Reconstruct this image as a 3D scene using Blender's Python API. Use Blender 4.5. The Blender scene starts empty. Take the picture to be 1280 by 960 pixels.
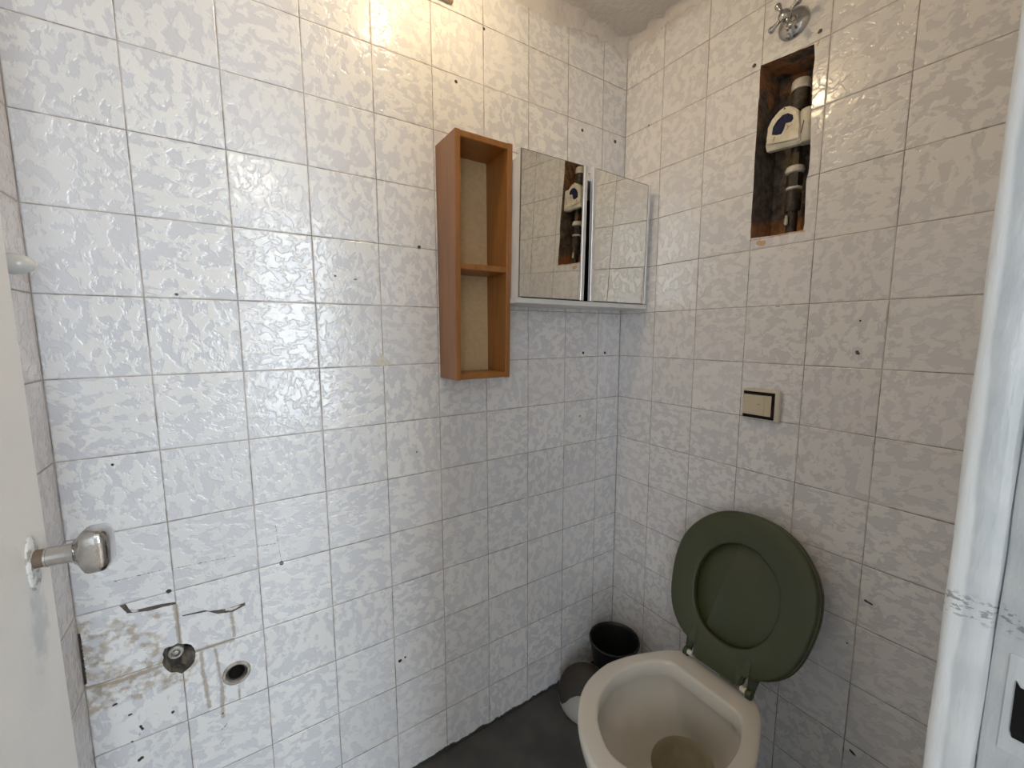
import bpy, bmesh, math, random
from math import pi, sin, cos, radians as R
from mathutils import Vector, Matrix
from mathutils.geometry import tessellate_polygon
random.seed(7)
scn = bpy.context.scene
col = scn.collection
ZA = 1.786          # height of the reference grout row
TH = .1497          # tile height
ZC = 2.226          # ceiling height

# ------------------------------------------------------------------ materials
class NT:
    def __init__(s, name):
        s.m = bpy.data.materials.new(name); s.m.use_nodes = True
        s.t = s.m.node_tree; s.b = s.t.nodes['Principled BSDF']; s._pos = None
    def n(s, typ, **kw):
        o = s.t.nodes.new(typ)
        for k, v in kw.items(): setattr(o, k, v)
        return o
    def put(s, sock, v):
        if isinstance(v, bpy.types.NodeSocket): s.t.links.new(v, sock)
        elif v is not None:
            if isinstance(v, (tuple, list)) and len(v) == 3 and sock.type == 'RGBA': v = (*v, 1)
            sock.default_value = v
    def math(s, op, a, b=None, c=None, clamp=False):
        o = s.n('ShaderNodeMath', operation=op); o.use_clamp = clamp
        s.put(o.inputs[0], a)
        if b is not None: s.put(o.inputs[1], b)
        if c is not None: s.put(o.inputs[2], c)
        return o.outputs[0]
    def vec(s, op, a, b=None):
        o = s.n('ShaderNodeVectorMath', operation=op); s.put(o.inputs[0], a)
        if b is not None: s.put(o.inputs[1], b)
        return o.outputs['Value'] if op in ('LENGTH', 'DOT_PRODUCT', 'DISTANCE') else o.outputs[0]
    def xyz(s, x, y, z):
        o = s.n('ShaderNodeCombineXYZ'); s.put(o.inputs[0], x); s.put(o.inputs[1], y); s.put(o.inputs[2], z); return o.outputs[0]
    def mix(s, f, a, b, typ='MIX'):
        o = s.n('ShaderNodeMix', data_type='RGBA', blend_type=typ)
        s.put(o.inputs[0], f); s.put(o.inputs[6], a); s.put(o.inputs[7], b); return o.outputs[2]
    def step(s, v, a, b):      # 0 below a, 1 above b (a may exceed b)
        o = s.n('ShaderNodeMapRange', interpolation_type='SMOOTHSTEP')
        s.put(o.inputs[0], v)
        if a <= b: lo, hi, t0, t1 = a, b, 0, 1
        else: lo, hi, t0, t1 = b, a, 1, 0
        o.inputs[1].default_value = lo; o.inputs[2].default_value = hi
        o.inputs[3].default_value = t0; o.inputs[4].default_value = t1
        return o.outputs[0]
    def noise(s, v, scale, detail=2, rough=.5, dist=0, color=False):
        o = s.n('ShaderNodeTexNoise'); s.put(o.inputs['Vector'], v)
        o.inputs['Scale'].default_value = scale; o.inputs['Detail'].default_value = detail
        o.inputs['Roughness'].default_value = rough; o.inputs['Distortion'].default_value = dist
        return o.outputs['Color'] if color else o.outputs['Fac']
    def pos(s):
        if not s._pos: s._pos = s.n('ShaderNodeNewGeometry').outputs['Position']
        return s._pos
    def obj(s):
        return s.n('ShaderNodeTexCoord').outputs['Object']
    def bump(s, h, dist, strength=1.0, normal=None):
        o = s.n('ShaderNodeBump'); s.put(o.inputs['Height'], h)
        o.inputs['Distance'].default_value = dist; o.inputs['Strength'].default_value = strength
        if normal: s.put(o.inputs['Normal'], normal)
        return o.outputs[0]

def simple(name, c, rough=.5, metal=0, c2=None, scale=30, bump=0, bscale=None, spec=None, detail=3, coords='obj', lo=.35, hi=.65, coat=0):
    t = NT(name); v = t.obj() if coords == 'obj' else t.pos()
    if c2 is None: c2 = tuple(x * .86 for x in c)
    f = t.step(t.noise(v, scale, detail), lo, hi)
    t.put(t.b.inputs['Base Color'], t.mix(f, c, c2))
    t.b.inputs['Roughness'].default_value = rough; t.b.inputs['Metallic'].default_value = metal
    t.b.inputs['Coat Weight'].default_value = coat
    if spec is not None: t.b.inputs['Specular IOR Level'].default_value = spec
    if bump: t.put(t.b.inputs['Normal'], t.bump(t.noise(v, bscale or scale, detail), bump))
    return t.m

def tile_mat(name, axis, u0, segs_dark=(), segs_brown=(), blobs=(), floor_lip=False, corner=None, rust=False, seed=0, light=(.74,.74,.735), blotch=(.575,.585,.625)):
    t = NT(name); p = t.pos()
    sep = t.n('ShaderNodeSeparateXYZ'); t.put(sep.inputs[0], p)
    U = sep.outputs[axis]; Z = sep.outputs[2]
    wob = t.math('MULTIPLY', t.math('SUBTRACT', t.noise(p, 60, 3), .5), .0016)
    u = t.math('DIVIDE', t.math('SUBTRACT', U, u0), .15)
    v = t.math('DIVIDE', t.math('SUBTRACT', Z, ZA), TH)
    fu = t.math('FRACT', u); fv = t.math('FRACT', v); iu = t.math('FLOOR', u); iv = t.math('FLOOR', v)
    du = t.math('MULTIPLY', t.math('MINIMUM', fu, t.math('SUBTRACT', 1, fu)), .15)
    dv = t.math('MULTIPLY', t.math('MINIMUM', fv, t.math('SUBTRACT', 1, fv)), TH)
    if corner is not None:
        for cpos in corner: du = t.math('MINIMUM', du, t.math('ABSOLUTE', t.math('SUBTRACT', U, cpos)))
    d = t.math('ADD', t.math('MINIMUM', du, dv), wob)
    grout = t.step(d, .00145, .0005)
    wn = t.n('ShaderNodeTexWhiteNoise', noise_dimensions='3D'); t.put(wn.inputs['Vector'], t.xyz(iu, iv, seed))
    rnd = wn.outputs['Color']; rs = t.n('ShaderNodeSeparateColor'); t.put(rs.inputs[0], rnd)
    big = t.vec('MULTIPLY', rnd, (9, 9, 9))
    # every tile shows its own piece of the embossed pattern, some turned a quarter
    turn = t.math('GREATER_THAN', rs.outputs[0], .5)
    a = t.xyz(t.math('MULTIPLY', fu, .15), t.math('MULTIPLY', fv, .19), 0)
    b = t.xyz(t.math('MULTIPLY', fv, .15), t.math('MULTIPLY', fu, .19), 0)
    mx = t.n('ShaderNodeMix', data_type='VECTOR'); t.put(mx.inputs[0], turn); t.put(mx.inputs[4], a); t.put(mx.inputs[5], b)
    q = t.vec('ADD', mx.outputs[1], big)
    nz = t.noise(q, 41, 3.2, .56, .35)
    pat = t.step(nz, .465, .525)               # 1 = pale raised skin, 0 = grey blotch
    soft = t.step(nz, .42, .56)
    tint = t.noise(p, 3.0, 2)
    tone = t.math('ADD', .95, t.math('MULTIPLY', rs.outputs[1], .08))
    c = t.mix(pat, blotch, light)
    c = t.mix(t.step(tint, .35, .7), c, t.mix(.5, c, tuple(x*y for x, y in zip(light, (.93,.94,1.0)))))
    c = t.mix(1.0, c, t.xyz(tone, tone, tone), 'MULTIPLY')
    gc = t.mix(t.step(t.noise(p, 9, 3), .4, .62), (.17,.145,.125), (.40,.35,.31))
    c = t.mix(grout, c, gc)
    # grime thickens just beside the joints in places
    gr = t.math('MULTIPLY', t.step(d, .006, .001), t.step(t.noise(p, 14, 4), .56, .75))
    c = t.mix(t.math('MULTIPLY', gr, .45), c, (.30,.24,.19))
    pl = t.xyz(U, Z, 0)
    def field(segs, amp, sc):
        best = None
        dis = t.math('MULTIPLY', t.math('SUBTRACT', t.noise(p, sc, 3), .5), amp)
        for s in segs:
            (x0, z0), (x1, z1), r = s
            ba = (x1 - x0, z1 - z0); L2 = ba[0]**2 + ba[1]**2
            pa = t.vec('SUBTRACT', pl, (x0, z0, 0))
            if L2 > 1e-9:
                h = t.math('DIVIDE', t.vec('DOT_PRODUCT', pa, (ba[0], ba[1], 0)), L2, clamp=True)
                sc_ = t.n('ShaderNodeVectorMath', operation='SCALE'); sc_.inputs[0].default_value = (ba[0], ba[1], 0); t.put(sc_.inputs['Scale'], h)
                pa = t.vec('SUBTRACT', pa, sc_.outputs[0])
            dd = t.math('SUBTRACT', t.vec('LENGTH', pa), r)
            best = dd if best is None else t.math('MINIMUM', best, dd)
        return t.math('ADD', best, dis)
    rough = t.math('ADD', .13, t.math('MULTIPLY', grout, .5))
    if blobs:
        f = field(blobs, .07, 42)
        k = t.math('MULTIPLY', t.step(f, .006, -.008), t.step(t.noise(p, 70, 4), .38, .60))
        c = t.mix(t.math('MULTIPLY', k, .8), c, t.mix(t.noise(p, 40, 2), (.17,.125,.08), (.47,.38,.27)))
        rough = t.math('ADD', rough, t.math('MULTIPLY', k, .4))
    if segs_brown:
        f = field(segs_brown, .008, 80)
        k = t.step(f, .003, -.001); c = t.mix(t.math('MULTIPLY', k, .75), c, (.27,.21,.14))
    if segs_dark:
        f = field(segs_dark, .0038, 230)
        k = t.step(f, .0006, -.0004); c = t.mix(k, c, (.030,.026,.024))
    if rust:
        f = field([((-.447,1.512),(-.574,1.512),.0015),((-.470,1.502),(-.482,1.499),.006),((-.573,1.925),(-.575,1.935),.0015)], .006, 120)
        c = t.mix(t.math('MULTIPLY', t.step(f, .0015, -.001), .85), c, (.50,.25,.09))
    # soot and cobweb grime under the ceiling
    k = t.math('MULTIPLY', t.step(t.math('ADD', Z, t.math('MULTIPLY', t.noise(p, 25, 4), .10)), ZC - .02, ZC + .065), .75)
    c = t.mix(k, c, (.32,.27,.23))
    nrm_h = t.math('ADD', t.math('MULTIPLY', soft, .75), t.math('MULTIPLY', t.noise(q, 50, 1.0, .5, .5), .5))
    nb = t.bump(nrm_h, .0010, .8)
    h2 = t.math('MULTIPLY', t.step(d, .0004, .0028), 1)
    nb = t.bump(h2, .0012, .8, nb)
    if floor_lip:
        k = t.step(t.math('SUBTRACT', Z, t.math('MULTIPLY', t.noise(p, 38, 4), .026)), .0015, -.0025)
        c = t.mix(k, c, (.022,.021,.021)); rough = t.math('MAXIMUM', rough, t.math('MULTIPLY', k, .6))
    t.put(t.b.inputs['Base Color'], c); t.put(t.b.inputs['Roughness'], rough); t.put(t.b.inputs['Normal'], nb)
    t.b.inputs['Specular IOR Level'].default_value = .5
    return t.m

dot = lambda x, z, r=.003: ((x, z), (x, z), r)
main_dark = [dot(-.5565,2.077,.004), dot(-.6421,1.92,.0045), dot(-.7554,1.4889,.0045), dot(-1.2589,1.3447,.003), dot(-.9634,1.4013,.0028),
    ((-.920,1.397),(-.916,1.397),.0014), dot(-.1783,1.2013,.005), dot(-.075,1.1986,.005), dot(-.188,.9829,.003), dot(-1.1133,.7363,.0045),
    dot(-1.3181,.7403,.0045), dot(-.1986,1.9099,.005), dot(-.0496,1.9111,.006), dot(-.7784,.9491,.0022), dot(-.845,.362,.005), dot(-.83,.366,.003),
    ((-1.1205,.8341),(-1.1133,.7363),.0002), ((-1.3094,.7865),(-1.20,.781),.0002), ((-1.1578,.7908),(-1.1216,.7879),.0002), ((-1.3981,.7891),(-1.3283,.7893),.0002),
    ((-1.419,.534),(-1.4165,.535),.0026), ((-1.399,.5005),(-1.397,.501),.0022), ((-1.3846,.4680),(-1.3820,.459),.0022), dot(-1.3870,.450,.0012), dot(-1.3322,.4708,.003), ((-1.392,.394),(-1.3885,.3965),.0034), dot(-1.2484,.4214,.0018),
    ((-1.252,.383),(-1.243,.392),.0006), ((-1.258,.352),(-1.250,.358),.0005), dot(-1.3998,.4409,.0018), ((-1.4555,.70),(-1.4555,.60),.0035), dot(-1.38,1.02,.0025)]
main_brown = [((-1.3103,.7065),(-1.3091,.619),.003), ((-1.2169,.6525),(-1.2143,.596),.002), ((-1.2759,.5819),(-1.2759,.5363),.002), ((-1.2759,.5363),(-1.2702,.4499),.0025),
    ((-1.2506,.5795),(-1.2451,.4838),.0015), ((-1.2451,.4838),(-1.2482,.4141),.003), ((-1.2146,.4731),(-1.215,.4395),.001), ((-1.2836,.5899),(-1.2184,.5884),.003),
    ((-1.3448,.5828),(-1.4098,.5804),.003), ((-1.453,.5897),(-1.4098,.5804),.003)]
main_blobs = [((-1.452,.66),(-1.448,.57),.030), ((-1.425,.62),(-1.40,.60),.016), ((-1.42,.695),(-1.40,.685),.016), ((-1.340,.595),(-1.332,.560),.030), ((-1.318,.552),(-1.306,.545),.014), ((-1.385,.555),(-1.383,.54),.010), ((-1.362,.648),(-1.352,.636),.016), ((-1.40,.56),(-1.36,.575),.014), ((-1.375,.66),(-1.345,.638),.012), ((-1.445,.545),(-1.43,.555),.016), ((-1.449,.72),(-1.452,.60),.012), ((-1.44,.63),(-1.43,.60),.022), ((-1.40,.70),(-1.37,.655),.014), ((-1.358,.65),(-1.35,.635),.012), ((-1.37,.583),(-1.32,.588),.018),
    ((-1.385,.565),(-1.38,.545),.010), ((-1.425,.575),(-1.405,.57),.012), ((-1.33,.58),(-1.30,.572),.022), ((-1.345,.70),(-1.335,.69),.006), ((-1.36,.565),(-1.355,.545),.006)]
M = {}
M['main'] = tile_mat('glazed_tile_main', 0, -.109, main_dark, main_brown, main_blobs, True, (0.0, -1.456), seed=1)
right_dark = [dot(-.4297,1.9528,.005), dot(-.5758,1.9537,.005), ((-.703,1.2205),(-.7015,1.2235),.0035), dot(-.0977,1.9364,.003), ((-.532,1.334),(-.525,1.3345),.0008), dot(-.7012,1.293,.002),
    ((-.772,.6535),(-.76,.656),.0022), ((-.769,.267),(-.762,.271),.003), dot(-.735,.533,.002)]
M['right'] = tile_mat('glazed_tile_right', 1, -.1484, right_dark, (), (), True, (0.0,), rust=True, seed=2, light=(.73,.72,.705), blotch=(.575,.57,.585))
M['left'] = tile_mat('glazed_tile_left', 1, 0.0, (), (), (), True, None, seed=3, light=(.66,.62,.60), blotch=(.57,.53,.53))
M['front'] = tile_mat('glazed_tile_front', 0, -.109, (), (), (), False, None, seed=4)
M['hall'] = simple('hall_plaster', (.72,.72,.71), .8, c2=(.66,.66,.655), scale=3, coords='pos')
M['ceil'] = simple('ceiling_plaster', (.56,.53,.51), .85, c2=(.50,.47,.45), scale=7, bump=.003, bscale=60, coords='pos', detail=5)
M['floor'] = simple('cement_floor', (.030,.030,.031), .55, c2=(.052,.050,.048), scale=6, bump=.0008, bscale=140, coords='pos', detail=6, spec=.3)
M['hall_floor'] = simple('hall_floor_wood', (.30,.22,.15), .5, c2=(.22,.15,.10), scale=4, coords='pos')
def door_mat():
    t = NT('cream_paint'); p = t.pos()
    c = t.mix(t.step(t.noise(p, 8, 3), .35, .65), (.78,.755,.72), (.74,.715,.68))
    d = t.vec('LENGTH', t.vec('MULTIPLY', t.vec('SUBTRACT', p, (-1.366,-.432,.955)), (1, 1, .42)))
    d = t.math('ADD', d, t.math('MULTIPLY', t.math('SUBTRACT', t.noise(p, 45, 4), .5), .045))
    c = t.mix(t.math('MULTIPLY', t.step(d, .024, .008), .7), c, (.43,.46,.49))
    t.put(t.b.inputs['Base Color'], c); t.b.inputs['Roughness'].default_value = .45
    t.put(t.b.inputs['Normal'], t.bump(t.noise(p, 300, 2), .0004)); return t.m
M['door'] = door_mat()
def jamb_mat():
    t = NT('white_gloss_paint'); p = t.pos()
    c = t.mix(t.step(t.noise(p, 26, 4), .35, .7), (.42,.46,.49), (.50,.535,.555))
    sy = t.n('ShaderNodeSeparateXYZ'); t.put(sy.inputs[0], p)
    c = t.mix(t.step(t.math('ADD', sy.outputs[1], t.math('MULTIPLY', t.noise(t.vec('MULTIPLY', p, (20, 20, 9)), 1.0, 5), .012)), -1.0065, -1.0035), c, (.72,.76,.78))  # paler room-side edge: ragged paint layers, with its brighter lighting painted in
    w = t.vec('MULTIPLY', p, (60, 60, 14))
    sp_ = t.n('ShaderNodeSeparateXYZ'); t.put(sp_.inputs[0], p)
    band = t.step(t.math('ABSOLUTE', t.math('SUBTRACT', sp_.outputs[2], 1.086)), .012, .004)
    k = t.math('MULTIPLY', t.math('MULTIPLY', t.step(t.noise(t.vec('MULTIPLY', p, (200, 200, 420)), 1.0, 4, .6), .52, .58), band), .75)
    c = t.mix(k, c, (.10,.10,.10))
    t.put(t.b.inputs['Base Color'], c); t.b.inputs['Roughness'].default_value = .32
    t.put(t.b.inputs['Normal'], t.bump(t.noise(t.vec('MULTIPLY', p, (90, 90, 30)), 1, 4), .0016))
    return t.m
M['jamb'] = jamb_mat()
def wood_mat(name, a, b, rough=.38):
    t = NT(name); p = t.obj()
    v = t.vec('MULTIPLY', p, (55, 55, 5))
    f = t.noise(v, 1.0, 5, .6, .5)
    t.put(t.b.inputs['Base Color'], t.mix(t.step(f, .35, .65), a, b)); t.b.inputs['Roughness'].default_value = rough
    t.put(t.b.inputs['Normal'], t.bump(f, .0003)); return t.m
M['wood'] = wood_mat('orange_brown_laminate', (.27,.094,.018), (.205,.068,.012))
M['mdf'] = simple('tan_back_board', (.50,.34,.17), .7, c2=(.46,.305,.145), scale=90)
def plain(name, c, rough, metal=0):
    return simple(name, c, rough, metal, c2=tuple(x*.97 for x in c), scale=15)
M['mirror'] = plain('silvered_glass', (.80,.80,.755), .02, 1)
M['cab'] = simple('white_coated_board', (.70,.71,.71), .4, c2=(.62,.63,.63), scale=12)
M['alu'] = simple('brushed_aluminium', (.78,.78,.77), .32, .6, c2=(.68,.68,.67), scale=20)
M['glassedge'] = plain('dark_glass_edge', (.05,.055,.05), .3)
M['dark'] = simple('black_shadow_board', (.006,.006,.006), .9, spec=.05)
M['chrome'] = simple('worn_chrome', (.50,.49,.47), .16, 1, c2=(.36,.35,.33), scale=45, bump=.0002, bscale=200)
M['knobchrome'] = simple('pitted_chrome', (.50,.49,.48), .12, 1, c2=(.36,.35,.34), scale=60, lo=.45, hi=.7, bump=.0003, bscale=260)
M['porcelain'] = simple('cream_vitreous_china', (.58,.545,.47), .16, c2=(.55,.515,.44), scale=5, coat=.3)
M['bowl'] = simple('cream_china_inside', (.53,.49,.415), .15, c2=(.48,.44,.365), scale=6, coat=.3)
M['sump'] = simple('stained_china', (.38,.33,.23), .22, c2=(.31,.265,.17), scale=14)
def water_mat():
    t = NT('still_water'); t.put(t.b.inputs['Base Color'], t.mix(t.noise(t.pos(), 10, 2), (.075,.065,.035), (.06,.05,.027)))
    t.b.inputs['Roughness'].default_value = .03; t.b.inputs['Transmission Weight'].default_value = .2; t.b.inputs['IOR'].default_value = 1.33; return t.m
M['water'] = water_mat()
M['green'] = simple('olive_green_plastic', (.029,.036,.013), .42, c2=(.025,.032,.011), scale=8, bump=.0001, bscale=300, spec=.35)
M['green2'] = simple('dark_olive_plastic', (.018,.023,.009), .45, c2=(.015,.020,.008), scale=8, spec=.3)
M['pin'] = plain('pale_nylon', (.55,.53,.45), .4)
M['bin'] = plain('black_plastic', (.004,.004,.004), .45)
M['lidpale'] = plain('pale_grey_plastic', (.24,.23,.205), .45)
M['liddark'] = plain('dark_taupe_plastic', (.028,.023,.018), .5)
M['cream'] = plain('aged_cream_plastic', (.52,.44,.30), .42)
M['creamlt'] = plain('cream_plastic_plate', (.52,.475,.39), .42)
M['black'] = simple('black_inset', (.006,.004,.004), .6, spec=.1)
M['grime'] = plain('brown_mark', (.08,.05,.03), .7)
M['meter'] = simple('yellowed_white_plastic', (.66,.62,.50), .4, c2=(.52,.47,.35), scale=40)
M['blue'] = simple('dark_blue_window', (.012,.014,.050), .6, c2=(.007,.008,.022), scale=60, spec=.08)
M['redmark'] = plain('red_mark', (.35,.06,.03), .6)
M['bakelite'] = simple('blackened_brass', (.012,.009,.007), .5, c2=(.05,.034,.020), scale=70, spec=.3, lo=.45, hi=.7)
M['brass'] = simple('dirty_brass', (.11,.072,.032), .4, .6, c2=(.05,.035,.02), scale=50)
M['whitepvc'] = simple('white_fitting', (.62,.58,.50), .45, c2=(.45,.41,.34), scale=60)
def niche_mat():
    t = NT('rusty_recess_mortar'); p = t.pos()
    n = t.noise(p, 16, 6, .6, .6); n2 = t.noise(p, 45, 5, .65)
    sep = t.n('ShaderNodeSeparateXYZ'); t.put(sep.inputs[0], p); Z = sep.outputs[2]
    c = t.mix(t.step(n2, .35, .7), (.042,.031,.023), (.125,.098,.076))
    low = t.math('MAXIMUM', t.step(t.math('ADD', Z, t.math('MULTIPLY', n, -.10)), 1.535, 1.49), t.math('MULTIPLY', t.step(Z, 1.78, 1.85), t.step(n, .42, .56)))
    c = t.mix(t.math('MULTIPLY', low, .9), c, t.mix(n2, (.12,.045,.015), (.46,.19,.06)))
    t.put(t.b.inputs['Base Color'], c); t.b.inputs['Roughness'].default_value = .9
    t.put(t.b.inputs['Normal'], t.bump(n2, .012)); return t.m
M['niche'] = niche_mat()
M['hole'] = simple('broken_mortar', (.10,.080,.055), .95, c2=(.028,.024,.020), scale=55, bump=.006, bscale=70, detail=6, coords='pos')
M['collar'] = simple('dirty_grey_pvc', (.36,.33,.29), .6, c2=(.20,.175,.14), scale=60, coords='pos')
M['pipein'] = plain('black_pipe_inside', (.020,.017,.015), .35)
M['fitting'] = simple('scaled_metal_fitting', (.50,.48,.43), .4, .5, c2=(.26,.24,.20), scale=90, coords='pos')
M['screedgap'] = simple('tile_gap_mortar', (.085,.062,.048), .9, c2=(.035,.028,.024), scale=90, coords='pos')
M['chip'] = simple('bare_biscuit', (.62,.595,.53), .9, c2=(.52,.49,.43), scale=120, coords='pos')
M['ceramic'] = plain('white_ceramic', (.60,.62,.61), .15)
M['lampbox'] = simple('aged_lamp_plastic', (.30,.20,.11), .5, c2=(.26,.17,.09), scale=20)
M['lampin'] = plain('lamp_inside', (.75,.48,.30), .6)

# ------------------------------------------------------------------ mesh helpers
def link(name, bm, mat, parent=None, smooth=False, angle=None):
    bmesh.ops.recalc_face_normals(bm, faces=bm.faces)
    me = bpy.data.meshes.new(name); bm.to_mesh(me); bm.free()
    mats = mat if isinstance(mat, (list, tuple)) else [mat]
    for m in mats: me.materials.append(m)
    o = bpy.data.objects.new(name, me); col.objects.link(o)
    if smooth:
        for p in me.polygons: p.use_smooth = True
        if angle:
            bm = bmesh.new(); bm.from_mesh(me)
            for e in bm.edges:
                if len(e.link_faces) == 2 and e.calc_face_angle(0) > R(angle): e.smooth = False
            bm.to_mesh(me); bm.free()
    if parent: o.parent = parent; o.matrix_parent_inverse = parent.matrix_basis.inverted()
    return o
def thing(name, label, cat, loc=(0, 0, 0)):
    o = bpy.data.objects.new(name, None); o.empty_display_size = .05; col.objects.link(o)
    o.location = loc; o['label'] = label; o['category'] = cat; return o
def tag(o, label, cat): o['label'] = label; o['category'] = cat; return o
def struct(o): o['kind'] = 'structure'; return o
def box(bm, x0, x1, y0, y1, z0, z1, bev=0, seg=2):
    vs = [bm.verts.new((x, y, z)) for x in (x0, x1) for y in (y0, y1) for z in (z0, z1)]
    fs = [bm.faces.new([vs[i] for i in f]) for f in ((0,1,3,2),(4,6,7,5),(0,4,5,1),(2,3,7,6),(0,2,6,4),(1,5,7,3))]
    if bev:
        es = list({e for f in fs for e in f.edges})
        bmesh.ops.bevel(bm, geom=es, offset=bev, segments=seg, affect='EDGES', profile=.5)
    return bm
def prism(bm, base, top, bev=0, seg=2):     # two matching loops of 3-D points
    a = [bm.verts.new(p) for p in base]; b = [bm.verts.new(p) for p in top]; n = len(a)
    fs = [bm.faces.new(a), bm.faces.new(b)]
    for i in range(n): bm.faces.new((a[i], a[(i+1) % n], b[(i+1) % n], b[i]))
    if bev:
        bmesh.ops.bevel(bm, geom=list(fs[1].edges), offset=bev, segments=seg, affect='EDGES')
    return bm
def loft(bm, loops, cap0=True, cap1=True):
    L = [[bm.verts.new(p) for p in lp] for lp in loops]; n = len(L[0])
    for a, b in zip(L, L[1:]):
        for i in range(n): bm.faces.new((a[i], a[(i+1) % n], b[(i+1) % n], b[i]))
    if cap0: bm.faces.new(L[0])
    if cap1: bm.faces.new(L[-1])
    return bm
def frame_of(axis):
    w = Vector(axis).normalized(); u = w.orthogonal().normalized(); return u, w.cross(u), w
def lathe(bm, o, axis, prof, n=32, cap0=True, cap1=True):
    u, v, w = frame_of(axis); o = Vector(o); loops = []
    for r, h in prof:
        loops.append([o + w*h + (u*cos(2*pi*k/n) + v*sin(2*pi*k/n)) * max(r, 1e-4) for k in range(n)])
    return loft(bm, loops, cap0, cap1)
def capsule(bm, a, b, r0, r1, n=14):
    a, b = Vector(a), Vector(b); L = (b-a).length
    pr = [(r0*sin(t), -r0*cos(t)) for t in (0.05, .5, 1.0)] + [(r0, 0), (r1, L)] + [(r1*cos(t), L + r1*sin(t)) for t in (.5, 1.0, 1.5)]
    return lathe(bm, a, b-a, pr, n)
def plane_poly(bm, outer, holes, place):
    pts = [outer] + holes; flat = [p for l in pts for p in l]
    vs = [bm.verts.new(place(*p)) for p in flat]
    for tri in tessellate_polygon([[Vector((p[0], p[1], 0)) for p in l] for l in pts]):
        try: bm.faces.new([vs[i] for i in tri])
        except ValueError: pass
    return bm

# ------------------------------------------------------------------ the room
XL, YF, XJ, XD = -1.456, -1.0, -.778, -1.418   # left wall, front wall, right and left side of the doorway
rng = random.Random(3)
def circ(cx, cz, r, n=24, jit=0): return [(cx + r*(1+rng.uniform(-jit, jit))*cos(2*pi*k/n), cz + r*(1+rng.uniform(-jit, jit))*sin(2*pi*k/n)) for k in range(n)]
hole_a = [(-1.3388,.6074),(-1.3345,.6180),(-1.3290,.6195),(-1.3210,.6185),(-1.3132,.6215),(-1.3060,.6165),(-1.2985,.6140),(-1.2915,.6085),(-1.2866,.5980),(-1.2852,.5885),(-1.2860,.5770),(-1.2895,.5660),(-1.2960,.5590),(-1.3040,.5535),(-1.3115,.5500),(-1.3195,.5575),(-1.3290,.5610),(-1.3345,.5695),(-1.3392,.5800),(-1.3405,.5900),(-1.3375,.5985)]
hole_b = circ(-1.2166, .5062, .0215)
bm = bmesh.new()
plane_poly(bm, [(XL,0),(0,0),(0,ZC),(XL,ZC)], [hole_a, hole_b], lambda x, z: (x, 0, z))
wall_main = struct(link('wall_back', bm, M['main']))
niche = [(-.4461,1.9447),(-.4451,1.9301),(-.4458,1.90),(-.4475,1.87),(-.4455,1.855),(-.4459,1.7952),(-.4452,1.72),(-.4467,1.6565),(-.4460,1.58),(-.4473,1.5178),(-.48,1.5155),(-.5114,1.5138),(-.54,1.5145),(-.5729,1.5134),(-.5750,1.53),(-.574,1.5467),(-.5714,1.6301),(-.5752,1.6471),(-.5754,1.6921),(-.572,1.75),(-.5706,1.8037),(-.568,1.87),(-.5695,1.90),(-.5662,1.9318)]
bm = bmesh.new()
plane_poly(bm, [(0,0),(-1.0,0),(-1.0,ZC),(0,ZC)], [niche], lambda y, z: (0, y, z))
wall_right = struct(link('wall_right', bm, M['right']))
bm = bmesh.new(); plane_poly(bm, [(0,0),(-1.0,0),(-1.0,ZC),(0,ZC)], [], lambda y, z: (XL, y, z)); struct(link('wall_left', bm, M['left']))
# front wall (with the doorway the photo is taken from): tiled inside, plaster outside
bm = bmesh.new()
box(bm, XJ+.035, .12, -1.10, -1.0, 0, ZC); wf = struct(link('wall_front', bm, M['front']))
bm = bmesh.new(); box(bm, XD-.035, XJ+.035, -1.10, -1.0, 2.085, ZC); link('lintel', bm, M['front'], wf)
bm = bmesh.new(); box(bm, XL-.12, XD-.035, -1.10, -1.0, 0, ZC); link('return', bm, M['front'], wf)
bm = bmesh.new()   # bathroom floor, ragged along the walls
plane_poly(bm, [(XL-.1,-1.05),(.1,-1.05),(.1,.1),(XL-.1,.1)], [], lambda x, y: (x, y, 0)); struct(link('floor', bm, M['floor']))
# ceiling, with a lumpy plaster cove where it meets the walls
bm = bmesh.new()
plane_poly(bm, [(XL-.12,-1.1),(.12,-1.1),(.12,.12),(XL-.12,.12)], [], lambda x, y: (x, y, ZC)); ceil = struct(link('ceiling', bm, M['ceil']))
def cove(along_x, length, seed):
    r = random.Random(seed); bm = bmesh.new(); n = 90; prev = None
    for i in range(n+1):
        t = i/n*length; a = .010 + .007*r.random() + .005*sin(i*.9+seed); b = .014 + .012*r.random() + .006*sin(i*.37+seed)
        if i < 3: a += .006; b += .012
        if along_x: b += .026*min(1, t/.44); a += .012*min(1, t/.44)
        prof = [(0, -b), (a*.45, -b*.55), (a*.9, -b*.15), (a*1.6, -.0006)]
        ring = []
        for d, h in prof:
            ring.append(bm.verts.new((-t, -d-.0005, ZC+h) if along_x else (-d-.0005, -t, ZC+h)))
        if prev:
            for k in range(3): bm.faces.new((prev[k], prev[k+1], ring[k+1], ring[k]))
        prev = ring
    return bm
link('plaster_edge', cove(True, 1.45, 1), M['ceil'], ceil, True); link('plaster_edge', cove(False, .99, 5), M['ceil'], ceil, True)

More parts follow.
